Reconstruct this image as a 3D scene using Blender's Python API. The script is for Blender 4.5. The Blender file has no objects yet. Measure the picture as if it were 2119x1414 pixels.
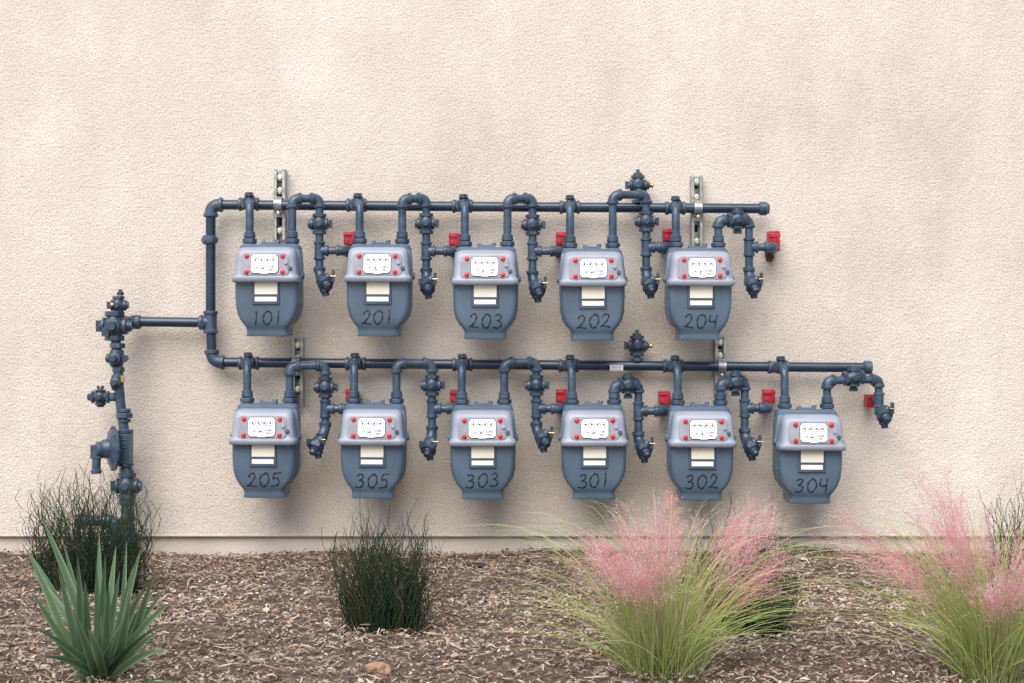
import bpy, math, random
import numpy as np
from mathutils import Vector, Matrix, noise, Quaternion
from mathutils.bvhtree import BVHTree
random.seed(7); np.random.seed(7)
S=bpy.context.scene
CAMD=5.0; CZ=0.7217; F=3000.0
def P(px,py,d=0.0):
    k=(CAMD-d)/F
    return Vector(((px-1059.5)*k,-d,CZ+(707-py)*k))
def G(px,py):
    dist=CZ*F/(py-707)
    return Vector(((px-1059.5)*dist/F,-(CAMD-dist),0))

# ---------------- materials ----------------
def new_mat(name):
    m=bpy.data.materials.new(name); m.use_nodes=True
    nt=m.node_tree; b=nt.nodes['Principled BSDF']
    return m,nt,b
def simple(name,c1,c2=None,rough=0.5,metal=0.0,nscale=30,bump=0.0,bscale=200,bdist=0.001,spec=0.5):
    m,nt,b=new_mat(name)
    b.inputs['Roughness'].default_value=rough
    b.inputs['Metallic'].default_value=metal
    b.inputs['Specular IOR Level'].default_value=spec
    tc=nt.nodes.new('ShaderNodeNewGeometry')
    if c2 is None: c2=tuple(x*0.8 for x in c1)
    n=nt.nodes.new('ShaderNodeTexNoise'); n.inputs['Scale'].default_value=nscale; n.inputs['Detail'].default_value=6
    nt.links.new(tc.outputs['Position'],n.inputs['Vector'])
    r=nt.nodes.new('ShaderNodeValToRGB')
    r.color_ramp.elements[0].position=0.35; r.color_ramp.elements[1].position=0.65
    r.color_ramp.elements[0].color=(*c2,1); r.color_ramp.elements[1].color=(*c1,1)
    nt.links.new(n.outputs['Fac'],r.inputs['Fac']); nt.links.new(r.outputs['Color'],b.inputs['Base Color'])
    if bump>0:
        n2=nt.nodes.new('ShaderNodeTexNoise'); n2.inputs['Scale'].default_value=bscale; n2.inputs['Detail'].default_value=3
        nt.links.new(tc.outputs['Position'],n2.inputs['Vector'])
        bp=nt.nodes.new('ShaderNodeBump'); bp.inputs['Strength'].default_value=bump; bp.inputs['Distance'].default_value=bdist
        nt.links.new(n2.outputs['Fac'],bp.inputs['Height']); nt.links.new(bp.outputs['Normal'],b.inputs['Normal'])
    return m
PIPE=simple('pipe_paint',(0.022,0.042,0.076),(0.013,0.027,0.052),0.27,0,14,0.25,160)
FIT=simple('fitting_paint',(0.058,0.090,0.134),(0.028,0.049,0.080),0.33,0,40,0.5,260,0.0012)
VALVE=simple('valve_paint',(0.045,0.069,0.102),(0.020,0.034,0.056),0.35,0,60,0.6,300,0.0012)
BODY=simple('meter_body_paint',(0.098,0.142,0.196),(0.076,0.114,0.162),0.36,0,9,0.12,350,0.0006)
COVER=simple('meter_cover_paint',(0.300,0.325,0.385),(0.250,0.275,0.335),0.40,0,10,0.1,350,0.0005)
PANEL=simple('index_window_plastic',(0.33,0.345,0.385),(0.26,0.275,0.31),0.18,0,25)
WHITE=simple('dial_white',(0.78,0.79,0.80),(0.74,0.75,0.77),0.3,0,20)
CREAM=simple('label_cream',(0.80,0.76,0.63),(0.76,0.71,0.58),0.5,0,20)
LABELW=simple('label_white',(0.82,0.82,0.80),(0.78,0.78,0.76),0.5,0,20)
INK=simple('black_marker',(0.010,0.011,0.016),(0.018,0.02,0.026),0.5,0,50)
DIALINK=simple('dial_ink',(0.03,0.03,0.035),(0.02,0.02,0.02),0.5,0,50)
RED=simple('red_seal',(0.62,0.012,0.02),(0.50,0.008,0.015),0.3,0,50)
REDTAG=simple('red_tag_plastic',(0.52,0.012,0.03),(0.28,0.008,0.018),0.35,0,60)
BRASS=simple('brass',(0.62,0.42,0.16),(0.45,0.3,0.1),0.3,1.0,60)
GALV=simple('galvanised_steel',(0.50,0.50,0.48),(0.26,0.27,0.28),0.42,0.75,45,0.2,200)
DARK=simple('dark_gap',(0.02,0.02,0.022),(0.01,0.01,0.012),0.7)

def wall_mat():
    m,nt,b=new_mat('stucco')
    L=nt.links; geo=nt.nodes.new('ShaderNodeNewGeometry')
    b.inputs['Roughness'].default_value=0.92; b.inputs['Specular IOR Level'].default_value=0.2
    def N(sc,det=4,rough=0.5,vec=None):
        n=nt.nodes.new('ShaderNodeTexNoise'); n.inputs['Scale'].default_value=sc; n.inputs['Detail'].default_value=det; n.inputs['Roughness'].default_value=rough
        L.new(vec or geo.outputs['Position'],n.inputs['Vector']); return n
    big=N(1.1,8,0.68)
    r=nt.nodes.new('ShaderNodeValToRGB'); e=r.color_ramp.elements
    e[0].position=0.33; e[0].color=(0.595,0.530,0.455,1); e[1].position=0.66; e[1].color=(0.755,0.690,0.620,1)
    L.new(big.outputs['Fac'],r.inputs['Fac'])
    mp=nt.nodes.new('ShaderNodeMapping'); mp.inputs['Scale'].default_value=(2.2,1,0.8); L.new(geo.outputs['Position'],mp.inputs['Vector'])
    st=N(2.4,8,0.72,mp.outputs['Vector'])
    r2=nt.nodes.new('ShaderNodeValToRGB'); e=r2.color_ramp.elements
    e[0].position=0.33;e[0].color=(0.90,0.89,0.87,1); e[1].position=0.62; e[1].color=(1.0,1.0,1.0,1)
    L.new(st.outputs['Fac'],r2.inputs['Fac'])
    mx=nt.nodes.new('ShaderNodeMixRGB'); mx.blend_type='MULTIPLY'; mx.inputs['Fac'].default_value=1
    L.new(r.outputs['Color'],mx.inputs[1]); L.new(r2.outputs['Color'],mx.inputs[2])
    fine=N(170,4,0.6)
    r3=nt.nodes.new('ShaderNodeValToRGB'); e=r3.color_ramp.elements
    e[0].position=0.36;e[0].color=(0.66,0.64,0.61,1); e[1].position=0.5; e[1].color=(1,1,1,1)
    L.new(fine.outputs['Fac'],r3.inputs['Fac'])
    mx2=nt.nodes.new('ShaderNodeMixRGB'); mx2.blend_type='MULTIPLY'; mx2.inputs['Fac'].default_value=0.8
    L.new(mx.outputs['Color'],mx2.inputs[1]); L.new(r3.outputs['Color'],mx2.inputs[2])
    L.new(mx2.outputs['Color'],b.inputs['Base Color'])
    bn=N(130,4,0.6); bn2=N(35,3,0.5)
    ad=nt.nodes.new('ShaderNodeMath'); ad.operation='MULTIPLY_ADD'; L.new(bn2.outputs['Fac'],ad.inputs[0]); ad.inputs[1].default_value=0.7; L.new(bn.outputs['Fac'],ad.inputs[2])
    bp=nt.nodes.new('ShaderNodeBump'); bp.inputs['Strength'].default_value=0.9; bp.inputs['Distance'].default_value=0.005
    L.new(ad.outputs[0],bp.inputs['Height']); L.new(bp.outputs['Normal'],b.inputs['Normal'])
    return m
STUCCO=wall_mat()

def attr_mat(name,rough=0.7,trans=0.0,spec=0.3):
    m,nt,b=new_mat(name)
    a=nt.nodes.new('ShaderNodeAttribute'); a.attribute_name='Col'
    nt.links.new(a.outputs['Color'],b.inputs['Base Color'])
    b.inputs['Roughness'].default_value=rough; b.inputs['Specular IOR Level'].default_value=spec
    if trans>0:
        t=nt.nodes.new('ShaderNodeBsdfTranslucent'); nt.links.new(a.outputs['Color'],t.inputs['Color'])
        mx=nt.nodes.new('ShaderNodeMixShader'); mx.inputs[0].default_value=trans
        out=nt.nodes['Material Output']
        nt.links.new(b.outputs[0],mx.inputs[1]); nt.links.new(t.outputs[0],mx.inputs[2]); nt.links.new(mx.outputs[0],out.inputs['Surface'])
    return m
CHIP=attr_mat('mulch_chips',0.85,0,0.2)
LEAF=attr_mat('plant_leaf',0.5,0.3,0.4)
PLUME=attr_mat('plume',0.7,0.5,0.2)

# ---------------- mesh builder ----------------
def frame(ax,hint=None):
    ax=ax.normalized()
    h=hint or (Vector((0,0,1)) if abs(ax.z)<0.9 else Vector((1,0,0)))
    u=(h-ax*h.dot(ax)).normalized(); w=ax.cross(u)
    return ax,u,w
class MB:
    def __init__(s): s.v=[];s.f=[];s.m=[]
    def add(s,vs,fs,m):
        o=len(s.v); s.v+= [Vector(x) for x in vs]
        for f in fs: s.f.append(tuple(i+o for i in f)); s.m.append(m)
    def rings(s,rings,m,cap=True):
        n=len(rings[0]); vs=[p for r in rings for p in r]; fs=[]
        for k in range(len(rings)-1):
            for i in range(n):
                j=(i+1)%n; fs.append((k*n+i,k*n+j,(k+1)*n+j,(k+1)*n+i))
        if cap:
            fs.append(tuple(reversed(range(n)))); fs.append(tuple((len(rings)-1)*n+i for i in range(n)))
        s.add(vs,fs,m)
    def tube(s,pts,r,m=0,n=16):
        pts=[Vector(p) for p in pts]; rs=r if isinstance(r,(list,tuple)) else [r]*len(pts)
        t=(pts[1]-pts[0]).normalized(); _,u,w=frame(t); rings=[]
        for i,p in enumerate(pts):
            if i==0: tn=(pts[1]-pts[0]).normalized()
            elif i==len(pts)-1: tn=(pts[-1]-pts[-2]).normalized()
            else: tn=((pts[i+1]-p).normalized()+(p-pts[i-1]).normalized()).normalized()
            q=t.rotation_difference(tn); u=q@u; w=q@w; t=tn
            rings.append([p+(u*math.cos(a)+w*math.sin(a))*rs[i] for a in [2*math.pi*k/n for k in range(n)]])
        s.rings(rings,m)
    def lathe(s,o,ax,prof,m=0,n=18,rot=0,hint=None):
        ax,u,w=frame(Vector(ax),hint); o=Vector(o)
        s.rings([[o+ax*t+(u*math.cos(a)+w*math.sin(a))*r for a in [rot+2*math.pi*k/n for k in range(n)]] for t,r in prof],m)
    def box(s,c,sz,m=0,ax=None):
        c=Vector(c); X,Y,Z=(Vector((1,0,0)),Vector((0,1,0)),Vector((0,0,1))) if ax is None else ax
        vs=[c+X*sx*sz[0]/2+Y*sy*sz[1]/2+Z*sz_*sz[2]/2 for sx in(-1,1) for sy in(-1,1) for sz_ in(-1,1)]
        s.add(vs,[(0,1,3,2),(4,6,7,5),(0,4,5,1),(2,3,7,6),(0,2,6,4),(1,5,7,3)],m)
    def collar(s,p,ax,r,l,m=0,n=18):
        b=min(l*0.22,r*0.15)
        s.lathe(p,ax,[(-l/2,r-b),(-l/2+b,r),(l/2-b,r),(l/2,r-b)],m,n)
    def hexn(s,p,ax,r,l,m=0):
        s.lathe(p,ax,[(-l/2,r*0.88),(-l/2+l*0.12,r),(l/2-l*0.12,r),(l/2,r*0.88)],m,6)
    def elbow(s,a,c,b,r,m=1,R=None):
        R=R or r*2.1
        u=(a-c).normalized(); v=(b-c).normalized(); p0=c+u*R; p2=c+v*R
        pts=[]
        for i in range(9):
            t=i/8; pts.append(p0*(1-t)**2+c*2*t*(1-t)+p2*t*t)
        s.tube(pts,r*1.28,m,18)
        s.collar(p0,u,r*1.5,r*0.85,m); s.collar(p2,v,r*1.5,r*0.85,m)
    def run(s,pts,r,m=0,mf=1,el=True,R=None):
        pts=[Vector(p) for p in pts]
        RR=R or r*2.1
        for i in range(len(pts)-1):
            a,b=pts[i],pts[i+1]; d=(b-a).normalized()
            if i>0: a=a+d*RR*0.9
            if i<len(pts)-2: b=b-d*RR*0.9
            s.tube([a,b],r,m,18)
        for i in range(1,len(pts)-1): s.elbow(pts[i-1],pts[i],pts[i+1],r,mf,RR)
    def tee(s,p,ax,br,r,m=1,L=None):
        L=L or r*2.3
        p=Vector(p); ax=Vector(ax).normalized(); br=Vector(br).normalized()
        s.lathe(p,ax,[(-L,r*1.28),(L,r*1.28)],m,18)
        s.collar(p+ax*L,ax,r*1.5,r*.8,m); s.collar(p-ax*L,ax,r*1.5,r*.8,m)
        s.lathe(p,br,[(0,r*1.25),(L,r*1.25)],m,18); s.collar(p+br*L,br,r*1.5,r*.8,m)
    def valve(s,p,ax,side,r,m=2,tipm=None):
        p=Vector(p); ax=Vector(ax).normalized(); side=Vector(side).normalized(); r=r*1.1
        s.lathe(p,ax,[(-r*2.1,r*1.25),(-r*1.6,r*1.3),(-r*1.2,r*1.35),(-r*.7,r*1.75),(0,r*1.95),(r*.7,r*1.75),(r*1.2,r*1.35),(r*1.6,r*1.3),(r*2.1,r*1.25)],m,16)
        s.hexn(p+ax*r*2.0,ax,r*1.65,r*.9,m); s.hexn(p-ax*r*2.0,ax,r*1.65,r*.9,m)
        s.lathe(p,side,[(-r*2.7,r*.5),(-r*2.65,r*.95),(-r*2.2,r*1.0),(-r*2.1,r*1.4),(-r*1.5,r*1.45),(-r*1.3,r*1.1),(r*1.4,r*1.25),(r*1.5,r*1.45),(r*1.9,r*1.45),(r*2.0,r*.7),(r*2.4,r*.6)],m,14)
        _,u,w=frame(side)
        s.box(p+side*r*2.6,(r*.9,r*.45,r*1.9),m,(side,w,u))
        f=Vector((0,-1,0))
        s.lathe(p,f,[(0,r*1.0),(r*1.9,r*.85),(r*2.1,r*.6)],m,12)
    def obj(s,name,mats,parent=None,bevel=None,ang=38):
        me=bpy.data.meshes.new(name); me.from_pydata([tuple(v) for v in s.v],[],s.f)
        for x in mats: me.materials.append(x)
        me.polygons.foreach_set('material_index',s.m); me.polygons.foreach_set('use_smooth',[True]*len(s.f))
        me.set_sharp_from_angle(angle=math.radians(ang)); me.update()
        o=bpy.data.objects.new(name,me); S.collection.objects.link(o)
        if parent: o.parent=parent
        if bevel:
            md=o.modifiers.new('b','BEVEL'); md.width=bevel; md.segments=2; md.limit_method='ANGLE'; md.angle_limit=math.radians(50)
        return o
def empty(name,loc=(0,0,0)):
    e=bpy.data.objects.new(name,None); e.location=loc; e.empty_display_size=0.1; S.collection.objects.link(e); return e

# ---------------- wall ----------------
wall=empty('stucco_wall')
zs=0.053
mb=MB()
mb.box((0,3.0,(zs+3.6)/2),(16,6,3.6-zs),0)
b=mb.obj('wall_face',[STUCCO],wall)
mb=MB(); mb.box((0,3.01,-0.1+zs/2),(15.98,6.0-0.012,0.2+zs-0.002),0)
FOUND=simple('foundation_stucco',(0.66,0.59,0.50),(0.56,0.49,0.41),0.9,0,5,0.8,120,0.003)
mb.obj('foundation',[FOUND],wall)
mb=MB(); mb.box((0,0.001,zs-0.001),(15.9,0.010,0.005),0)
mb.obj('weep_screed',[simple('screed',(0.58,0.51,0.41),(0.46,0.41,0.34),0.7)],wall,0.001)

# ---------------- ground ----------------
def gz(x,d):
    z=0.022*noise.noise(Vector((x*2.3,d*2.3,0)))+0.01*noise.noise(Vector((x*7,d*7,3)))
    z+=0.006*noise.noise(Vector((x*25,d*25,9)))
    z+=math.exp(-d/.3)*(-0.006+.028*noise.noise(Vector((x*1.7,5.2,1.1))))
    return z+0.002
def grid(name,x0,x1,y0,y1,nx,ny,fn,mat):
    xs=np.linspace(x0,x1,nx); ys=np.linspace(y0,y1,ny)
    vs=[(x,y,fn(x,max(0,-y))) for y in ys for x in xs]
    fs=[(j*nx+i,j*nx+i+1,(j+1)*nx+i+1,(j+1)*nx+i) for j in range(ny-1) for i in range(nx-1)]
    me=bpy.data.meshes.new(name); me.from_pydata(vs,[],fs); me.materials.append(mat)
    me.polygons.foreach_set('use_smooth',[True]*len(fs))
    o=bpy.data.objects.new(name,me); S.collection.objects.link(o); return o
SOIL=simple('mulch_base',(0.17,0.125,0.092),(0.07,0.048,0.035),0.95,0,60,1.0,120,0.01)
CONC=simple('pale_bounce_concrete',(0.50,0.46,0.41),(0.42,0.39,0.35),0.85,0,3,0.3,100,0.002)  # pale pavement out of view, added to bounce light onto the wall
grid('mulch_bed',-4,4,-3.2,0.03,260,130,gz,SOIL)
gr=MB(); gr.box((0,-30,-0.16),(160,130,0.2),0); gr.obj('ground',[CONC])
pv=MB(); pv.box((0,-3.28,-0.03),(60,0.15,0.12),0); pv.obj('kerb',[CONC],None,0.01)

def ribbons_mesh(name,V,Fq,Ft,C,mat,parent=None):
    me=bpy.data.meshes.new(name)
    me.from_pydata(V,[],list(Fq)+list(Ft)); me.materials.append(mat)
    at=me.color_attributes.new('Col','FLOAT_COLOR','POINT')
    arr=np.ones((len(V),4),dtype=np.float32); arr[:,:3]=np.array(C,dtype=np.float32); at.data.foreach_set('color',arr.ravel())
    me.polygons.foreach_set('use_smooth',[True]*len(me.polygons))
    o=bpy.data.objects.new(name,me); S.collection.objects.link(o)
    if parent:o.parent=parent
    return o
# chips
pal=[(0.38,0.305,0.24),(0.28,0.205,0.155),(0.46,0.385,0.31),(0.17,0.11,0.078),(0.34,0.275,0.225),(0.55,0.46,0.365),(0.25,0.14,0.08),(0.10,0.065,0.048)]
V=[];Q=[];C=[]
for k in range(92000):
    x=random.uniform(-2.15,2.15); d=random.uniform(0.0,2.5)
    if d>0.9 and abs(x)>2.0-0.35*(d-0.9): continue
    z=gz(x,d)
    L=min(0.055,0.006+random.expovariate(1/0.0088)); w=random.uniform(0.0008,0.0027)*(1 if L>0.012 else 1.5)
    if random.random()<.025: w*=2.6
    a=random.uniform(0,math.pi*2); ti=random.gauss(0,0.22); ro=random.gauss(0,0.6)
    D=Vector((math.cos(a)*math.cos(ti),math.sin(a)*math.cos(ti),math.sin(ti)))
    W=Vector((-math.sin(a)*math.cos(ro),math.cos(a)*math.cos(ro),math.sin(ro)))
    c=Vector((x,-d,z+0.003+abs(random.gauss(0,0.006))+abs(math.sin(ti))*L*0.3))
    if c.y>-abs(D.y)*L/2-0.004: c.y=-abs(D.y)*L/2-0.004
    bend=Vector((0,0,random.gauss(0,0.08)*L))+W*random.gauss(0,0.1)*L
    n=len(V)
    for t,ww in((-.5,.5),(0,1),(.5,.4)):
        p=c+D*L*t+(bend if t==0 else Vector())
        V.append(tuple(p-W*w*ww)); V.append(tuple(p+W*w*ww))
    Q.append((n,n+1,n+3,n+2));Q.append((n+2,n+3,n+5,n+4))
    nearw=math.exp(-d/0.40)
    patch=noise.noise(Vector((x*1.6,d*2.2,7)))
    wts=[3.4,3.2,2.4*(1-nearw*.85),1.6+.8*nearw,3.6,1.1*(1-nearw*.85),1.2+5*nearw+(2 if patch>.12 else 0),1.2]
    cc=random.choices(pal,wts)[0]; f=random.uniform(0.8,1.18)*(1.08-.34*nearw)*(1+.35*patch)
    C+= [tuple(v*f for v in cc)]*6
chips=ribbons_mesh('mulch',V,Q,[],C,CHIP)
def rock(name,c,s,mat):
    import bmesh
    bm=bmesh.new(); bmesh.ops.create_icosphere(bm,subdivisions=4,radius=1)
    for v in bm.verts:
        n=noise.noise(v.co*1.3+Vector((3,1,2)))*0.45+noise.noise(v.co*4)*0.1
        v.co=Vector((v.co.x*s[0],v.co.y*s[1],v.co.z*s[2]))*(1+n)
    me=bpy.data.meshes.new(name); bm.to_mesh(me); bm.free(); me.materials.append(mat)
    o=bpy.data.objects.new(name,me); o.location=c; S.collection.objects.link(o); return o
rp=G(784,1398); rp.z=gz(rp.x,-rp.y)+0.010
rock('rock',rp,(0.022,0.02,0.020),simple('rock_sandstone',(0.42,0.26,0.16),(0.27,0.165,0.105),0.85,0,40,0.8,90,0.004))
rp=G(985,1172); rp.z=gz(rp.x,-rp.y)+0.006
rock('drip_irrigation_valve',rp,(0.026,0.012,0.010),simple('black_plastic',(0.02,0.02,0.022),(0.012,0.012,0.014),0.4))

# ---------------- gas meter ----------------
u=1/632.0
def rr(hw,y0,y1,r,z,k=5):
    hd=(y1-y0)/2; cy=(y0+y1)/2; r=min(r,hw*.98,hd*.98); pts=[]
    for cx,sy,a0 in((1,1,0),(-1,1,90),(-1,-1,180),(1,-1,270)):
        for i in range(k+1):
            a=math.radians(a0+90*i/k)
            pts.append(Vector((cx*(hw-r)+math.cos(a)*r,cy+sy*(hd-r)+math.sin(a)*r,z)))
    return pts
def catmull(p,n=7):
    p=[p[0]]+p+[p[-1]]; out=[]
    for i in range(1,len(p)-2):
        for k in range(n):
            t=k/n; a,b,c,d=[Vector(q) for q in p[i-1:i+3]]
            out.append(0.5*((2*b)+(c-a)*t+(2*a-5*b+4*c-d)*t*t+(3*b-3*c+d-a)*t**3))
    out.append(Vector(p[-2])); return out
GL={'0':[([(.5,1),(.15,.8),(.0,.45),(.25,.05),(.6,0),(.95,.3),(.95,.7),(.65,1),(.45,.98)],1)],
 '1':[([(.45,1),(.5,.5),(.48,0)],1)],
 '2':[([(.02,.72),(.25,.97),(.62,.95),(.72,.68),(.45,.32),(.0,.03),(.18,.1),(.5,.06),(1.05,.0)],1)],
 '3':[([(.08,.88),(.4,1),(.75,.86),(.62,.62),(.32,.53),(.7,.47),(.88,.24),(.55,.0),(-.02,.06)],1)],
 '4':[([(.12,1),(.02,.62),(.12,.48),(.9,.5)],1),([(.85,1),(.78,.5),(.8,0)],1)],
 '5':[([(.22,.98),(.12,.58),(.5,.62),(.82,.4),(.62,.06),(.0,.0)],1),([(.22,.98),(.95,1.0)],0)]}
simpleFrame=simple('badge_frame',(0.055,0.082,0.12),(0.046,0.07,0.105),0.5)
def make_meter(num,fx,fy,roll=0.0,yaw=0.0,seed=0):
    rnd=random.Random(seed)
    e=empty('gas_meter',P(fx,fy,0.275)); e.rotation_euler=(0,math.radians(roll),math.radians(yaw))
    bd=MB()
    lv=[(4,65,.030),(0,66,.030),(-30,66,.031),(-48,65,.032),(-60,63.5,.033),(-72,60,.034),(-80,56.5,.035),(-87,52,.036),(-92,48,.038),(-96,45,.040),(-100,43.5,.044),(-106,43,.046),(-114,44.5,.046),(-115.5,43.5,.047)]
    bd.rings([rr(hw*u,yf,.125,.018,z*u) for z,hw,yf in reversed(lv)],0)
    lv=[(78,54,.105),(77,60,.098),(73,63,.092),(40,66,.09),(-50,66,.09),(-70,62,.09),(-85,52,.095),(-92,44,.10),(-112,43,.10),(-113,42,.101)]
    bd.rings([rr(hw*u,yf,.172,.016,z*u) for z,hw,yf in reversed(lv)],0)
    lv=[(70,58),(66,65),(20,70),(16,74),(6,74),(2,69),(-55,67.5),(-72,63),(-84,56),(-90,50)]
    bd.rings([rr(hw*u,.084,.097,.003,z*u,2) for z,hw in reversed(lv)],0)
    for sx in(-1,1):
        bd.hexn(Vector((sx*70*u,.080,12*u)),(0,1,0),4.5*u,.022,0)
        bd.hexn(Vector((sx*64*u,.081,-45*u)),(0,1,0),4*u,.018,0)
    bd.rings([rr(28.5*u,.026,.04,.003,z*u,2) for z in(-49,-1)],3)
    for sx in(-1,1):
        bd.lathe((sx*45*u,.125,70*u),(0,0,1),[(0,.026),(.012,.025),(.016,.020)],0,20)
        bd.hexn(Vector((sx*45*u,.125,86*u)),(0,0,1),.0245,.016,1)
        bd.collar(Vector((sx*45*u,.125,96*u)),(0,0,1),.0195,.014,1)
    bd.box((0,.12,80*u),(38*u,.03,6*u),0); bd.hexn(Vector((16*u,.115,85*u)),(0,0,1),5*u,.01,0)
    bd.hexn(Vector((-14*u,.118,84*u)),(0,0,1),4*u,.008,0)
    body=bd.obj('body',[BODY,FIT,DARK,simpleFrame],e,0.0012)
    bvh=BVHTree.FromPolygons([tuple(v) for v in bd.v],bd.f)
    cv=MB()
    lv=[(-4,66,.012),(-3,68.5,.004),(0,69.5,.0),(5,70,-.001),(8,69,.000),(11,66.5,.004),(14,65,.006),(40,63,.010),(54,62,.013),(61,60,.018),(66,57,.026),(69,53,.036),(70,48,.044)]
    cv.rings([rr(hw*u,yf,.088,.020,z*u,6) for z,hw,yf in lv],0)
    X,Yv,Z=Vector((1,0,0)),Vector((0,1,-.11)).normalized(),Vector((0,.11,1)).normalized()
    pc=Vector((0,.0085,33*u))
    def loc(x,y,off): return pc+X*x*u+Z*y*u-Yv*off
    def ngon(mbx,pts,o0,o1,m):
        a=[loc(x,y,o0) for x,y in pts]; b_=[loc(x,y,o1) for x,y in pts]
        mbx.rings([a,b_],m)
    def rrp(hw,hh,r,k=4):
        o=[]
        for cx,cy,a0 in((1,1,0),(-1,1,90),(-1,-1,180),(1,-1,270)):
            for i in range(k+1):
                a=math.radians(a0+90*i/k); o.append((cx*(hw-r)+math.cos(a)*r,cy*(hh-r)+math.sin(a)*r))
        return o
    ngon(cv,rrp(50,24,10),-.008,.004,1)
    ngon(cv,rrp(46.5,21.5,8),.0,.0052,1)
    cv.lathe(loc(44,2,.004),-Yv,[(0,4*u),(.006,3.6*u),(.0065,2*u)],1,12)
    cv.lathe(loc(52,-8,-.002),-Yv,[(0,5*u),(.007,4.5*u),(.0075,3*u)],2,12)
    ngon(cv,[(-29.3,15),(-23.6,21.3),(23.6,21.3),(29.3,15),(29.3,-15),(23.6,-21),(-23.6,-21),(-29.3,-15)],.0,.0058,2)
    cv.obj('index_cover',[COVER,PANEL,simpleFrame],e,0.0009)
    dl=MB()
    ngon(dl,[(-28,14),(-23,20),(23,20),(28,14),(28,-14),(23,-19),(10,-19),(6,-20.5),(-6,-20.5),(-10,-19),(-23,-19),(-28,-14)],.004,.0085,0)
    fo=.0091
    def disc(cx,cy,r0,r1,m,off):
        n=20; vs=[];fs=[]
        for i in range(n):
            a=2*math.pi*i/n
            vs.append(loc(cx+r0*math.cos(a),cy+r0*math.sin(a),off)); vs.append(loc(cx+r1*math.cos(a),cy+r1*math.sin(a),off))
        for i in range(n):
            j=(i+1)%n; fs.append((2*i,2*i+1,2*j+1,2*j))
        dl.add(vs,fs,m)
    def hand(cx,cy,L,w,a,off):
        dx,dy=math.cos(a),math.sin(a)
        dl.add([loc(cx+dx*L,cy+dy*L,off),loc(cx-dx*L*.4-dy*w,cy-dy*L*.4+dx*w,off),loc(cx-dx*L*.4+dy*w,cy-dy*L*.4-dx*w,off)],[(0,1,2)],1)
    for i in range(4):
        cx=-18.5+i*12.2
        disc(cx,8.5,4.9,5.35,1,fo); hand(cx,8.5,4.6,1.9,rnd.uniform(0,6.28),fo+.0003)
        for t in range(10):
            a=t*.628; disc(cx+6.4*math.cos(a),8.5+6.4*math.sin(a),0.02,.28,1,fo)
    disc(-3,-9,5.0,5.5,1,fo); hand(-3,-9,5.0,1.8,rnd.uniform(0,6.28),fo+.0003)
    hand(-14,-8,3.5,1.3,rnd.uniform(2,4),fo+.0003)
    for sx in(-1,1):
        for y in(-16.5,16.5):
            dl.lathe(loc(sx*37,y,.004),-Yv,[(0,5.4*u),(.0012,5.4*u),(.0014,4.4*u),(.006,4.0*u),(.0068,2.4*u)],2,14)
    dl.obj('index_dial',[WHITE,DIALINK,RED],e)
    for i,t in enumerate(('CUBIC','FEET')):
        tx=bpy.data.curves.new('t','FONT'); tx.body=t; tx.size=5.2*u; tx.align_x='CENTER'; tx.materials.append(DIALINK)
        o=bpy.data.objects.new('dial_text',tx); o.parent=e; o.location=loc(15,-8-i*6.5,fo+.0002); o.rotation_euler=(math.radians(90-6.3),0,0); S.collection.objects.link(o)
    lb=MB()
    lb.box((0.5*u,.0255,-15.5*u),(47*u,.0012,26*u),0)
    lb.box((0,.0255,-38.5*u),(45*u,.0012,9.5*u),1)
    lb.obj('rating_label',[CREAM,LABELW],e)
    V=[];Fq=[]
    H=28; Wd=18; sp=25
    if '1' in num: sp=23
    slope=rnd.uniform(-.02,.07); cx0=-(sp*2+Wd)/2+rnd.uniform(-2,2); base=-91+rnd.uniform(-1,1)
    for ci,ch in enumerate(num):
        for pts,sm in GL[ch]:
            q=[(cx0+ci*sp+px*Wd+rnd.uniform(-.5,.5)+(py_*3),base+py_*H*(1+rnd.uniform(-.04,.04))+slope*ci*sp) for px,py_ in pts]
            q=[Vector((a,b_,0)) for a,b_ in q]
            q=catmull(q) if sm else [q[0].lerp(q[1],k/6) for k in range(7)]
            n0=len(V); m=len(q)
            for i,pt in enumerate(q):
                t=(q[min(i+1,m-1)]-q[max(i-1,0)]); t.normalize()
                nn=Vector((-t.y,t.x,0))*1.75*(0.85+.3*math.sin(i*.7+ci))
                for sgn in(-1,1):
                    w_=pt+nn*sgn
                    h=bvh.ray_cast(Vector((w_.x*u,-1,w_.y*u)),Vector((0,1,0)))
                    y=h[0].y if h[0] else .035
                    V.append(Vector((w_.x*u,y-.0007,w_.y*u)))
            for i in range(m-1): Fq.append((n0+2*i,n0+2*i+1,n0+2*i+3,n0+2*i+2))
    nm=MB(); nm.add(V,Fq,0); nm.obj('handwritten_number',[INK],e)
    e_m=Matrix.Translation(e.location)@e.rotation_euler.to_matrix().to_4x4()
    return e_m@Vector((-45*u,.125,98*u)), e_m@Vector((45*u,.125,98*u))

Um=[('101',547,580),('201',780,580),('203',1003,586),('202',1228,589),('204',1453,588)]
Lm=[('205',541,918),('305',768,919),('303',998,921),('301',1231,921),('302',1456,923),('304',1684,930)]
IO={}
for i,(n,x,y) in enumerate(Um+Lm):
    IO[n]=make_meter(n,x,y,random.uniform(-.2,.5),random.uniform(-1.2,1.2),i+1)

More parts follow.
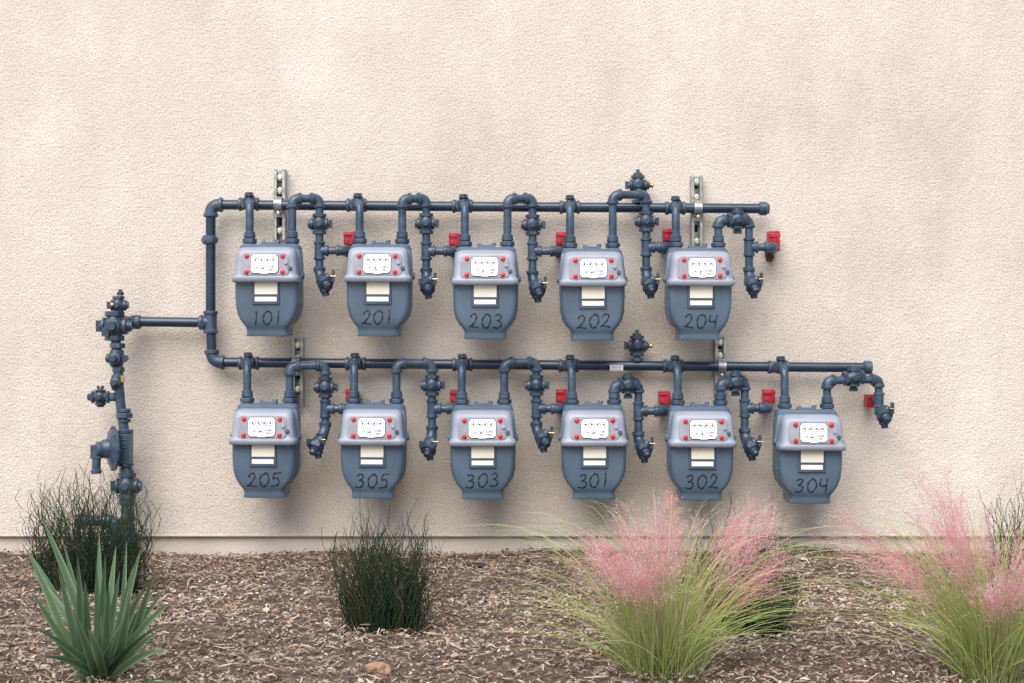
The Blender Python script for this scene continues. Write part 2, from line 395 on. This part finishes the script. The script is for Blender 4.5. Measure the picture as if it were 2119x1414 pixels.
# ---------------- manifold ----------------
man=empty('gas_pipe_manifold')
DM=.062; DD=.122
mp_=MB()
rM=.0168; ro=.0136
pts=[P(436,667,DM),P(436,424,DM),P(1576,432,DM)]
mp_.run(pts,rM)
mp_.run([P(436,667,DM),P(439,750,DM),P(1790,761,DM)],rM)
mp_.tee(P(436,667,DM),(0,0,1),(-1,0,0),rM,1,rM*1.9)
mp_.collar(P(434,497,DM),(0,0,1),rM*1.5,.03,1); mp_.hexn(P(434,497,DM),(0,0,1),rM*1.75,.016,1)
mp_.run([P(290,666,DM),P(436,668,DM)],rM)
mp_.collar(P(285,667,DM),(1,0,0),rM*1.45,.022,1); mp_.hexn(P(418,668,DM),(1,0,0),rM*1.5,.02,1)
mp_.collar(P(1579,432,DM),(1,0,0),rM*1.4,.028,1); mp_.hexn(P(1588,432,DM),(1,0,0),rM*1.1,.012,1)
mp_.collar(P(1795,761,DM),(1,0,0),rM*1.4,.028,1)
mp_.obj('header_pipes',[PIPE,FIT,VALVE],man,0.0008)
inl=MB()
inx={'101':(515,423),'201':(738,425),'203':(957,427),'202':(1179,429),'204':(1397,431),'205':(515,752),'305':(736,753),'303':(957,755),'301':(1177,757),'302':(1393,758),'304':(1610,760)}
for n,(x,y) in inx.items():
    a=IO[n][0]; c=P(x,y,DM)
    top=Vector((a.x,a.y,c.z+.004))
    c2=Vector((c.x,c.y,c.z))
    inl.tee(c2,(1,0,0),(0,-1,0),rM*.92,1,rM*1.7)
    R=.05
    p0=a; p1=Vector((top.x,top.y,top.z-R)); d=(c2-top).normalized(); p2=top+d*R
    arc=[p1*(1-t)**2+top*2*t*(1-t)+p2*t*t for t in [k/8 for k in range(9)]]
    inl.tube([p0]+arc+[c2],ro,0,18)
    inl.collar(a+Vector((0,0,.006)),(0,0,1),ro*1.35,.014,1)
    vp=c2+(top-c2).normalized()*.036
    inl.hexn(vp,(top-c2).normalized(),ro*1.65,.022,2)
    inl.lathe(vp,(0,0,1),[(-.022,.008),(-.02,.0125),(.012,.0135),(.02,.010),(.0215,.0165),(.026,.0165),(.027,.007),(.036,.0065)],2,14)
    inl.box(vp+Vector((0,0,.031)),(.028,.006,.009),2)
    inl.box(vp+Vector((.012,-.002,.012)),(.016,.007,.018),2)
inl.obj('meter_inlets',[FIT,FIT,VALVE],man,0.0007)
out=MB()
Sx=Vector((1,0,0))
def bottom_valve(bx,by,tx):
    c=P(bx,by,.165); s=Vector((tx[0],tx[1],tx[2]))
    a=(c-s).normalized()
    out.hexn(c,a,.028,.018,2); out.lathe(c-a*.03,a,[(-.006,.018),(0,.023),(.022,.025),(.03,.021)],2,16)
    out.lathe(c,a,[(0,.02),(.012,.017),(.016,.012),(.028,.0105),(.029,.006)],2,8)
    out.lathe(c-a*.012+Vector((.0,0,-.012)),(0.15,0,-1),[(0,.018),(.020,.0175),(.022,.012),(.034,.0115),(.035,.006)],2,14)
    out.lathe(c-a*.012,(.55,0,.8),[(0,.015),(.026,.014),(.032,.010)],2,12)
    out.box(c+Vector((.025,.0,.028)),(.010,.012,.038),2)
    out.lathe(c+Vector((.024,-.004,.026)),(1,0,0),[(-.008,.0025),(.009,.0025)],3,8)
    out.box(c+Vector((-.022,.01,.016)),(.018,.014,.022),2)
def finish(T,brx,bvx,bvy,E):
    out.tee(T,(0,0,1),(1,0,0),ro*.95,1,ro*1.9)
    b1=Vector((P(brx,0,DD).x,T.y,T.z))
    out.run([T,b1,Vector((b1.x,0.0,b1.z))],ro*.95,0,1)
    bottom_valve(bvx,bvy,E)
    out.hexn(T.lerp(E,.75),(0,0,1),ro*1.5,.012,1)
def styleA(n,topy,bx_,ty,by,bvx,bvy,brx,valy):
    o=IO[n][1]; A=Vector((o.x,o.y,P(0,topy,.15).z)); T=P(bx_,ty,DD)
    B=Vector((T.x,T.y,P(0,topy,DD).z+.002)); E=Vector((T.x,T.y,P(0,by,DD).z))
    out.run([o,A,B,E,E+(P(bvx,bvy,.165)-E)],ro,0,1,R=ro*1.9)
    out.collar(o+Vector((0,0,.006)),(0,0,1),ro*1.35,.014,1)
    out.valve(Vector((T.x,T.y,P(0,valy,DD).z)),(0,0,1),Sx,ro*.95)
    finish(T,brx,bvx,bvy,E)
def styleB(n,topy,bx_,ty,by,bvx,bvy,brx,vx):
    o=IO[n][1]; A=Vector((o.x,o.y,P(0,topy,.15).z)); T=P(bx_,ty,DD)
    B=Vector((T.x,T.y,P(0,topy,DD).z)); E=Vector((T.x,T.y,P(0,by,DD).z))
    out.run([o,A,B,E,P(bvx,bvy,.165)],ro,0,1,R=ro*1.5)
    out.collar(o+Vector((0,0,.006)),(0,0,1),ro*1.35,.014,1)
    f=(P(vx,0,DD).x-A.x)/(B.x-A.x); out.valve(A.lerp(B,f),(B-A),(0,0,-1),ro*1.0)
    finish(T,brx,bvx,bvy,E)
styleA('101',412,661,519,572,674,588,716,464)
styleA('201',412,882,520,574,885,594,938,463)
styleA('203',412,1102,520,580,1113,602,1158,466)
styleA('202',404,1337,512,572,1346,594,1380,459)
styleB('204',456,1550,512,572,1560,594,1602,1525)
styleA('205',758,673,846,892,653,926,722,802)
styleA('305',753,894,846,900,886,930,944,798)
styleA('303',751,1110,846,892,1126,912,1160,798)
styleB('301',797,1321,851,912,1334,934,1374,1299)
styleB('302',792,1541,845,905,1557,930,1590,1521)
o=IO['304'][1]; A=Vector((o.x,o.y,P(0,788,.15).z)); B=P(1818,779,DD); E=P(1819,845,DD)
out.run([o,A,Vector((B.x,B.y,A.z+.004)),E],ro,0,1,R=ro*1.6); out.collar(o+Vector((0,0,.006)),(0,0,1),ro*1.35,.014,1)
out.valve(P(1766,782,.13),(B-A),(0,0,-1),ro)
out.tee(P(1819,828,DD),(0,0,1),(0,1,0),ro*.9,1,ro*1.5); bottom_valve(1831,862,E)
for px,py,hy in((1320,384,432),(1318,716,759)):
    c=P(px,py,DM)
    out.tube([P(px,hy,DM),c],ro*.8,0); out.collar(P(px,hy-14,DM),(0,0,1),ro*1.5,.014,1)
    out.valve(c,(0,0,1),(-1,0,0),ro*.95); out.hexn(c+Vector((0,0,.036)),(0,0,1),ro*1.1,.014,2); out.box(c+Vector((0,0,.048)),(.012,.012,.012),2)
    out.lathe(c,(1,0,0),[(0,.014),(.026,.012),(.03,.009),(.040,.008)],2,12); out.lathe(c+Vector((.04,0,0)),(1,0,0),[(0,.005),(.004,.008),(.01,.008),(.013,.005)],3,10)
out.obj('meter_outlets',[FIT,FIT,VALVE,BRASS],man,0.0007)
rt=MB()
for x,y in((724,494),(941,497),(1162,495),(1383,488),(1600,500),(728,818),(943,820),(1162,819),(1374,823),(1590,820),(1802,830)):
    c=P(x,y,.045); h=.044 if x!=1600 else .068; w=.037
    rt.box(c,(w,.05,h),0); rt.box(c+Vector((0,-.026,h*.28)),(w*1.06,.006,h*.2),0); rt.box(c+Vector((w*.35,-.027,-h*.12)),(w*.2,.006,h*.6),0); rt.box(c+Vector((-w*.2,-.026,-h*.25)),(w*.4,.004,h*.3),0)
rt.obj('red_tag',[REDTAG],man,0.0015)
fp=P(1592,531,.012)
rk=rock('foam_sealant',fp,(.013,.012,.018),simple('foam',(0.12,0.085,0.045),(0.05,0.035,0.02),0.9,0,80,1,150)); rk.parent=man
st=MB(); st.box(P(1275,761,DM)+Vector((0,-rM-.0004,0)),(.045,.0012,.019),0)
for k in range(3): st.box(P(1275,761,DM)+Vector((0,-rM-.0012,.005-.005*k)),(.036,.0006,.0012),1)
st.obj('pipe_sticker',[LABELW,DIALINK],man)

# ---------------- strut brackets ----------------
simpleZinc=simple('zinc_yellow',(0.75,0.72,0.55),(0.5,0.47,0.33),0.35,.8,60)
def strut(px,y0,y1,hy,bolts,w=.040):
    e=empty('strut_bracket'); m=MB()
    zt=P(0,y0,.02).z; zb=P(0,y1,.02).z; X=P(px,0,.02).x; L=zt-zb; zc=(zt+zb)/2
    m.box((X,-.002,zc),(w,.003,L),0)
    for s in(-1,1):
        m.box((X+s*(w/2-.0013),-.0205,zc),(.0026,.034,L),0); m.box((X+s*(w/2-.0060),-.0385,zc),(.0094,.0024,L),0); m.box((X+s*(w/2-.0100),-.0345,zc),(.0020,.0060,L),0)
    zz=zt-.03
    while zz>zb+.015:
        m.box((X,-.0042,zz),(.013,.0012,.026),1); zz-=.05
    for by in bolts:
        z=P(0,by,.03).z
        m.lathe((X,-.004,z),(0,-1,0),[(0,.0125),(.024,.0125),(.026,.011)],2,18); m.hexn(Vector((X,-.033,z)),(0,1,0),.0085,.009,2)
    zc=P(0,hy,DM).z
    pts=[Vector((X,-DM,zc))+Vector((0,-math.sin(a),math.cos(a)))*(rM+.002) for a in [math.radians(-10+200*i/12) for i in range(13)]]
    rings=[]
    for p in pts:
        n=(p-Vector((X,-DM,zc))).normalized()
        rings.append([p+Vector((-.0135,0,0)),p+Vector((.0135,0,0)),p+Vector((.0135,0,0))+n*.0025,p+Vector((-.0135,0,0))+n*.0025])
    m.rings(rings,0)
    for s in(-1,1):
        m.box((X,-.048,zc+s*(rM+.007)),(.027,.026,.004),0)
    m.hexn(Vector((X,-.062,zc-rM-.012)),(0,0,1),.007,.012,2)
    m.box((X,-.041,zc-rM-.016),(.034,.004,.02),0)
    m.obj('channel',[GALV,DARK,simpleZinc],e,0.0006)
strut(580,351,498,423,(368,395,478))
strut(1441,364,512,431,(377,409,500))
strut(617,700,842,752,(714,741,806))
strut(1490,697,820,759,(709,736))

# ---------------- riser ----------------
ri=empty('gas_service_riser'); m=MB(); DR=.13; r2=.0165
m.run([P(290,667,DM),P(262,667,DM),P(238,672,DR+.02)],rM*.95,0,1,R=.022)
c=P(237,675,DR)
m.valve(c,(0,0,1),(-1,0,0),.0185); m.lathe(c,(0,-1,0),[(0,.028),(.034,.026),(.036,.018),(.048,.016)],2,8)
m.lathe(c,(1,0,0),[(0,.022),(.035,.022),(.037,.016),(.06,.016)],1,14)
m.box(c+Vector((-.022,-.02,-.02)),(.024,.03,.03),2)
m.tube([c,P(247,618,DR)],.0125,1); t=P(245,632,DR)
m.valve(t,(0,0,1),(-1,0,0),.0115); m.hexn(P(249,608,DR),(0,0,1),.012,.012,2); m.box(P(249,602,DR),(.011,.011,.010),2)
m.lathe(t+Vector((-.012,-.016,0)),(-.5,-.8,0),[(0,.009),(.01,.009),(.014,.005)],3,10)
m.tube([c,P(243,740,DR),P(246,800,DR),P(252,860,DR),P(259,900,DR),P(262,1005,DR)],r2,1)
m.hexn(P(243,716,DR),(0,0,1),.026,.018,1); m.collar(P(243,728,DR),(0,0,1),.021,.012,1)
v=P(241,742,DR)
m.lathe(v,(0,0,1),[(-.03,.018),(-.018,.024),(0,.026),(.018,.024),(.03,.018)],2,14)
m.lathe(v,(0,-1,0),[(0,.02),(.03,.02),(.032,.012),(.046,.010)],2,14)
m.lathe(v,(-1,0,0.0),[(0,.017),(.032,.015),(.036,.008)],2,12)
m.lathe(v+Vector((.028,-.006,0)),(0,-1,0),[(-.006,.013),(.006,.013)],2,14)
m.lathe(P(245,765,DR),(0,0,1),[(-.008,.021),(.008,.021)],1,6)
v=P(242,792,DR)
m.lathe(v,(0,-1,0),[(0,.017),(.026,.017),(.03,.011),(.042,.009)],2,12); m.lathe(v,(0,0,1),[(-.026,.0165),(0,.024),(.026,.0165)],2,14); m.box(v+Vector((.022,-.012,.012)),(.01,.012,.022),3)
m.tube([P(250,822,DR),P(205,822,DR)],.0105,1); v=P(208,822,DR)
m.valve(v,(1,0,0),(0,0,1),.0115); m.hexn(P(187,822,DR),(1,0,0),.012,.018,2); m.box(P(208,803,DR),(.007,.008,.016),3)
m.hexn(P(233,822,DR),(1,0,0),.015,.02,1)
m.hexn(P(257,860,DR),(0,0,1),.0285,.018,1); m.collar(P(257,850,DR),(0,0,1),.022,.014,1); m.collar(P(258,871,DR),(0,0,1),.021,.012,1)
v=P(263,1006,DR)
m.valve(v,(0,0,1),(-1,0,0),.0165); m.lathe(v+Vector((.034,-.01,.01)),(0,-1,0),[(-.004,.013),(.004,.013)],2,14); m.hexn(P(262,978,DR),(0,0,1),.024,.016,1)
m.tube([P(263,1015,DR),P(264,1060,DR),P(264,1170,DR)],[.0165,.0225,.0225],1); m.collar(P(263,1040,DR),(0,0,1),.026,.02,1)
m.run([P(168,1078,DR),P(240,1078,DR),P(240,1165,DR)],.018,1,1); m.collar(P(165,1078,DR),(1,0,0),.025,.025,1)
m.obj('riser_pipe',[PIPE,FIT,VALVE,BRASS],ri,0.0007)
rg=empty('gas_pressure_regulator'); m=MB()
c=P(256,928,DR)
m.box(c,(.052,.05,.100),0); m.collar(P(260,893,DR),(0,0,1),.026,.014,0); m.collar(P(261,962,DR),(0,0,1),.025,.014,0)
m.hexn(P(261,972,DR),(0,0,1),.023,.012,0)
ax=Vector((-1,-.55,0)).normalized(); o0=c+Vector((-.018,-.005,0))
m.lathe(o0,ax,[(0,.03),(.006,.060),(.012,.067),(.0125,.075),(.019,.075),(.0195,.067),(.026,.060),(.034,.034),(.052,.030),(.056,.026),(.070,.025),(.074,.018)],0,32)
_,uu,ww=frame(ax)
for k in range(8):
    a=k*math.pi/4
    m.hexn(o0+ax*.0158+(uu*math.cos(a)+ww*math.sin(a))*.070,ax,.0055,.014,0)
m.tube([P(200,945,DR+.03),P(199,975,DR+.03)],.0145,0,14); m.collar(P(199,976,DR+.03),(0,0,1),.0185,.014,0)
m.box(P(200,935,DR+.03),(.034,.03,.046),0)
for k in range(4):
    m.box(c+Vector((0,-.0255,.03-.013*k)),(.03,.002,.003),0)
m.obj('regulator_body',[FIT],rg,0.0012)

# ---------------- plants ----------------
def ribbon(V,Q,C,pts,w,col,wn=None,colt=None,side=None):
    n0=len(V); m=len(pts)
    for i,p in enumerate(pts):
        t=(pts[min(i+1,m-1)]-pts[max(i-1,0)])
        s=(side if side else Vector((1,0,0)))
        sd=t.cross(s); sd=sd.normalized() if sd.length>1e-9 else Vector((1,0,0))
        f=i/(m-1); ww=w*(wn(f) if wn else (1-f*.9))
        V.append(p-sd*ww*.5); V.append(p+sd*ww*.5)
        c=col if colt is None else tuple(a*(1-f)+b_*f for a,b_ in zip(col,colt))
        C.append(c);C.append(c)
    for i in range(m-1): Q.append((n0+2*i,n0+2*i+1,n0+2*i+3,n0+2*i+2))
def rush(name,base,H,W,rb,N,seed,wob=1.0,up=.55,rs=1.0,tall=.13):
    rnd=random.Random(seed); V=[];Q=[];C=[]
    for k in range(N):
        a=rnd.uniform(0,6.283); rad=rb*math.sqrt(rnd.random())
        p=base+Vector((math.cos(a)*rad,math.sin(a)*rad*.8,0)); p.z=gz(p.x,-p.y)-.005
        h=H*rnd.uniform(.35,1.0)*(1.0-.2*rad/rb); a2=a+rnd.gauss(0,.6); lean=(rad/rb)*W*rnd.uniform(.2,1.0)+rnd.uniform(0,.02)
        if rnd.random()<tall: h*=rnd.uniform(1.1,1.35); lean*=1.1
        tip=Vector((math.cos(a2)*lean,math.sin(a2)*lean*.8,h))
        c1=Vector((math.cos(a2)*lean*up,math.sin(a2)*lean*up,h*.5))
        ph=rnd.uniform(0,6); ph2=rnd.uniform(0,6); am=.007*wob*rnd.uniform(.2,1.9); pts=[]
        ns=12
        for i in range(ns):
            t=i/(ns-1); q=p+c1*2*t*(1-t)+tip*t*t
            q+=Vector((math.sin(t*9+ph)*am*t*1.6,math.cos(t*8+ph2)*am*t,0)); pts.append(q)
        r=rnd.uniform(.0011,.0021)*rs
        g=rnd.random(); col=(.020+.020*g,.046+.036*g,.026+.016*g)
        if rnd.random()<.09: col=(.16,.11,.06)
        tipc=(.10,.09,.04) if rnd.random()<.3 else tuple(x*1.1 for x in col)
        n0=len(V)
        for i,q in enumerate(pts):
            f=i/(ns-1); rr_=r*(1-.65*f)
            for j in range(3):
                b_=2.094*j+ph; V.append(q+Vector((math.cos(b_)*rr_,math.sin(b_)*rr_,0)))
                C.append(tuple((x*(1-f**3)+y*f**3) for x,y in zip(col,tipc)))
        for i in range(ns-1):
            for j in range(3):
                Q.append((n0+3*i+j,n0+3*i+(j+1)%3,n0+3*i+3+(j+1)%3,n0+3*i+3+j))
    return ribbons_mesh(name,[tuple(v) for v in V],Q,[],C,LEAF)
g=G(795,1305); rush('rush_plant',g,.305,.075,.088,640,1,1.5)
g=G(185,1225); rush('rush_plant',g,.38,.09,.135,620,2,2.4,.5,1.15,.10)
g=G(1550,1305); rush('rush_plant',g,.31,.08,.085,460,3,1.5)
g=G(2120,1270); rush('rush_plant',g,.36,.06,.08,320,4,1.5)

def yucca(base,tips):
    V=[];Q=[];C=[]; rnd=random.Random(5)
    for (tx,ty,dd,w) in tips:
        w=w*.86
        tip=P(tx,ty,-base.y+dd); b=base+Vector((rnd.uniform(-.03,.03)+(tx-225)*.0001,rnd.uniform(-.02,.02),0)); b.z=-.01
        L=(tip-b).length
        c=b.lerp(tip,rnd.uniform(.4,.55))+Vector(((tip.x-b.x)*.02,0,L*rnd.uniform(.0,.16)))
        g=rnd.random(); col=(.085+.07*g,.150+.085*g,.085+.04*g)
        ns=14; n0=len(V)
        tw=rnd.uniform(-.8,.8)
        for i in range(ns):
            t=i/(ns-1); q=b*(1-t)**2+c*2*t*(1-t)+tip*t*t
            tn=((c-b)*(1-t)+(tip-c)*t).normalized()
            vd=(Vector((0,-1,.35))); vd=(vd+Vector((math.sin(tw+t*.8),0,0))).normalized()
            sd=tn.cross(vd).normalized(); nr=sd.cross(tn).normalized()
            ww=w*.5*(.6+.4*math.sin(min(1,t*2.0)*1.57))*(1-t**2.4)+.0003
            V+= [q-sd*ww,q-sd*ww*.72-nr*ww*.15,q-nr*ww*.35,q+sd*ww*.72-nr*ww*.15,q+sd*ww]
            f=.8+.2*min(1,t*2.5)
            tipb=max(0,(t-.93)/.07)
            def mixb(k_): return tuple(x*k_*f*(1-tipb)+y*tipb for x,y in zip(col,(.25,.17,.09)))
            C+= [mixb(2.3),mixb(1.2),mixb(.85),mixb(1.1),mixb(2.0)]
        for i in range(ns-1):
            for j in range(4): Q.append((n0+5*i+j,n0+5*i+j+1,n0+5*i+6+j,n0+5*i+5+j))
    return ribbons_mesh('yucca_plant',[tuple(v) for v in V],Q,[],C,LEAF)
tips=[(85,1072,.0,.026),(58,1145,.05,.024),(205,1103,-.1,.022),(240,1130,-.05,.024),(292,1135,.0,.026),(322,1182,.05,.024),(362,1242,.1,.022),(366,1412,.15,.018),
(120,1175,.1,.026),(66,1225,.12,.026),(72,1300,.15,.022),(160,1150,.08,.026),(262,1120,-.12,.02),(348,1290,.18,.022),(175,1200,.15,.028),(225,1210,.18,.03),(270,1230,.16,.03),
(300,1215,.12,.026),(140,1405,.2,.018),(88,1360,.2,.02),(185,1420,.25,.018),(290,1440,.25,.018),(355,1345,.2,.02),(150,1260,.2,.028),(200,1170,.02,.026),(248,1180,.06,.026),(130,1120,-.08,.02),(210,1270,.22,.026),(322,1215,-.05,.022),(60,1180,-.1,.02),(250,1290,.24,.024),(180,1300,.25,.024),
(45,1125,-.15,.02),(85,1240,0,.02),(275,1170,.1,.02),(345,1215,.0,.02),(218,1150,.1,.024),(105,1310,.1,.022),(325,1310,.1,.022)]
yb=G(214,1408); yucca(yb,tips)

def muhly(name,base,stalks,seed,nb=520,R=.36):
    rnd=random.Random(seed); V=[];Q=[];C=[]
    e=empty(name)
    for k in range(nb):
        a=rnd.uniform(0,6.283); p=base+Vector((math.cos(a),math.sin(a),0))*rnd.uniform(0,.08); p.z=0
        h=rnd.uniform(.12,.42); ln=R*rnd.uniform(.06,1)**1.15*.98
        a+=rnd.gauss(0,.5)
        tip=Vector((math.cos(a)*ln,math.sin(a)*ln*.8,h*(1-.25*(ln/R)))); c=Vector((math.cos(a)*ln*.35,math.sin(a)*ln*.35,h*.9))
        pts=[p+c*2*t*(1-t)+tip*t*t for t in [i/8 for i in range(9)]]
        g=rnd.random(); col=(.29+.20*g,.41+.17*g,.10+.10*g)
        if rnd.random()<.22: col=(.62,.56,.34)
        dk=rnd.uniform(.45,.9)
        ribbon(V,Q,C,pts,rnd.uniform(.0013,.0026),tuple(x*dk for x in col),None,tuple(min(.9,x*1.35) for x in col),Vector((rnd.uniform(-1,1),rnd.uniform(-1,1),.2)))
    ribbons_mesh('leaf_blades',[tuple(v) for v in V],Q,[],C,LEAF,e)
    V=[];Q=[];C=[];T=[]
    for (tx,ty,dd,pl) in stalks:
        for rep in range(4):
            tip=P(tx+rnd.gauss(0,18),ty-16+rnd.gauss(0,20),-base.y+dd+rnd.gauss(0,.05))
            b=base+Vector((rnd.uniform(-.05,.05),rnd.uniform(-.05,.05),0)); b.z=0
            c=b.lerp(tip,.5)+Vector((-(tip.x-b.x)*.18,0,(tip-b).length*.08))
            f_=lambda t:b*(1-t)**2+c*2*t*(1-t)+tip*t*t
            pts=[f_(i/14) for i in range(15)]
            ribbon(V,Q,C,pts,.0013,(.34,.36,.14),lambda f:1-.6*f,(.60,.36,.32),Vector((.3,1,0)))
            L=(tip-b).length; ps=1-min(.75,pl/L)
            nbx=int(rnd.uniform(22,40))
            sunlit=rnd.random()  # random per stalk; paints a sunlit look into the plume colour
            for k in range(nbx):
                s=((k+rnd.random()*.8)/nbx)**.85; t=ps+(1-ps)*s; q=f_(t); tn=(f_(min(1,t+.02))-f_(t-.02)).normalized()
                ax,uu,ww=frame(tn); a=rnd.uniform(0,6.283)
                ln=(.056*(1-s)**.6+.012)*rnd.uniform(.4,1.35)*(.5+.5*min(1,s*5))
                out_=(uu*math.cos(a)+ww*math.sin(a)); dr=(tn*.85+out_*rnd.uniform(.3,.9)).normalized()
                e1=q+dr*ln; mid=q+dr*ln*.5+tn*ln*.05
                pc=rnd.random()*.5+sunlit*.5; col=(.76+.18*pc,.24+.42*pc,.31+.38*pc)
                if rnd.random()<.16: col=(.94,.82,.76)
                ribbon(V,Q,C,[q,mid,e1],.00052,col,lambda f:1-.5*f,None,Vector((rnd.uniform(-1,1),rnd.uniform(-1,1),rnd.uniform(-1,1))))
                for j in range(5):
                    tt=rnd.uniform(.25,1); s0=q.lerp(e1,tt)
                    d2=(dr+Vector((rnd.gauss(0,.5),rnd.gauss(0,.5),rnd.gauss(0,.5)))).normalized(); l2=rnd.uniform(.006,.020)
                    s1=s0+d2*l2; x=d2.cross(Vector((rnd.gauss(0,1),rnd.gauss(0,1),rnd.gauss(0,1)))).normalized()
                    n0=len(V); V+=[s0-x*.00024,s0+x*.00024,s1]; T.append((n0,n0+1,n0+2)); C+= [col]*3
                    n0=len(V); V+=[s1-x*.0008,s1+x*.0008,s1+d2*.0045]; T.append((n0,n0+1,n0+2)); C+= [tuple(min(.95,v*1.05) for v in col)]*3
    ribbons_mesh('pink_plumes',[tuple(v) for v in V],Q,T,C,PLUME,e)
mb1=G(1370,1405)
muhly('pink_muhly_grass',mb1,[(1390,1050,.0,.2),(1352,1085,.05,.2),(1270,1110,.0,.18),(1215,1140,.05,.16),(1185,1180,.1,.15),(1415,1115,-.05,.14),(1305,1120,.05,.18),(1240,1165,.12,.14),(1330,1160,.15,.14),(1375,1150,.2,.14),(1270,1200,.2,.12),(1345,1215,.22,.1),
 (1560,1080,-.1,.15),(1600,1095,-.05,.16),(1628,1170,.0,.15),(1525,1120,-.05,.12),(1605,1200,.05,.12),(1565,1140,.0,.14)],11,760,.44)
mb2=G(2050,1408)
muhly('pink_muhly_grass',mb2,[(1920,1020,-.1,.2),(1960,1050,-.05,.2),(1985,1050,-.1,.18),(1900,1080,.0,.18),(1940,1110,.05,.16),(2000,1100,.0,.16),(2030,1140,.05,.13),(1975,1150,.1,.14),
 (1725,1125,-.05,.14),(1780,1150,-.05,.12),(1835,1165,.0,.12),(1860,1180,.05,.10),(2080,1200,.12,.12),(2040,1235,.2,.1),(2115,1150,.1,.14),(2110,1220,.15,.12)],12,760,.44)

# ---------------- light ----------------
el=math.radians(50); az=math.radians(180+18)
w=bpy.data.worlds.new('World'); S.world=w; w.use_nodes=True; nt=w.node_tree
sky=nt.nodes.new('ShaderNodeTexSky'); sky.sky_type='NISHITA'; sky.sun_disc=False; sky.sun_elevation=el; sky.sun_rotation=az
sky.air_density=1.0; sky.dust_density=2.0; sky.ozone_density=1.0
bg=nt.nodes['Background']; bg.inputs['Strength'].default_value=0.15; nt.links.new(sky.outputs[0],bg.inputs['Color'])
sd=bpy.data.lights.new('sun','SUN'); sd.energy=4.4; sd.angle=math.radians(55); sd.color=(1,.965,.925)
so=bpy.data.objects.new('sun',sd); S.collection.objects.link(so)
sv=Vector((math.sin(az)*math.cos(el),math.cos(az)*math.cos(el),math.sin(el)))
so.rotation_euler=sv.to_track_quat('Z','Y').to_euler(); so.location=(-2,-6,9)
S.view_settings.view_transform='Standard'; S.view_settings.look='None'; S.view_settings.exposure=0
cd=bpy.data.cameras.new('camera'); cam=bpy.data.objects.new('camera',cd); S.collection.objects.link(cam)
cam.location=(0,-CAMD,CZ); cam.rotation_euler=(math.radians(90),0,0)
cd.sensor_width=36; cd.lens=36*F/2119; cd.clip_end=500; cd.clip_start=.05
S.camera=cam
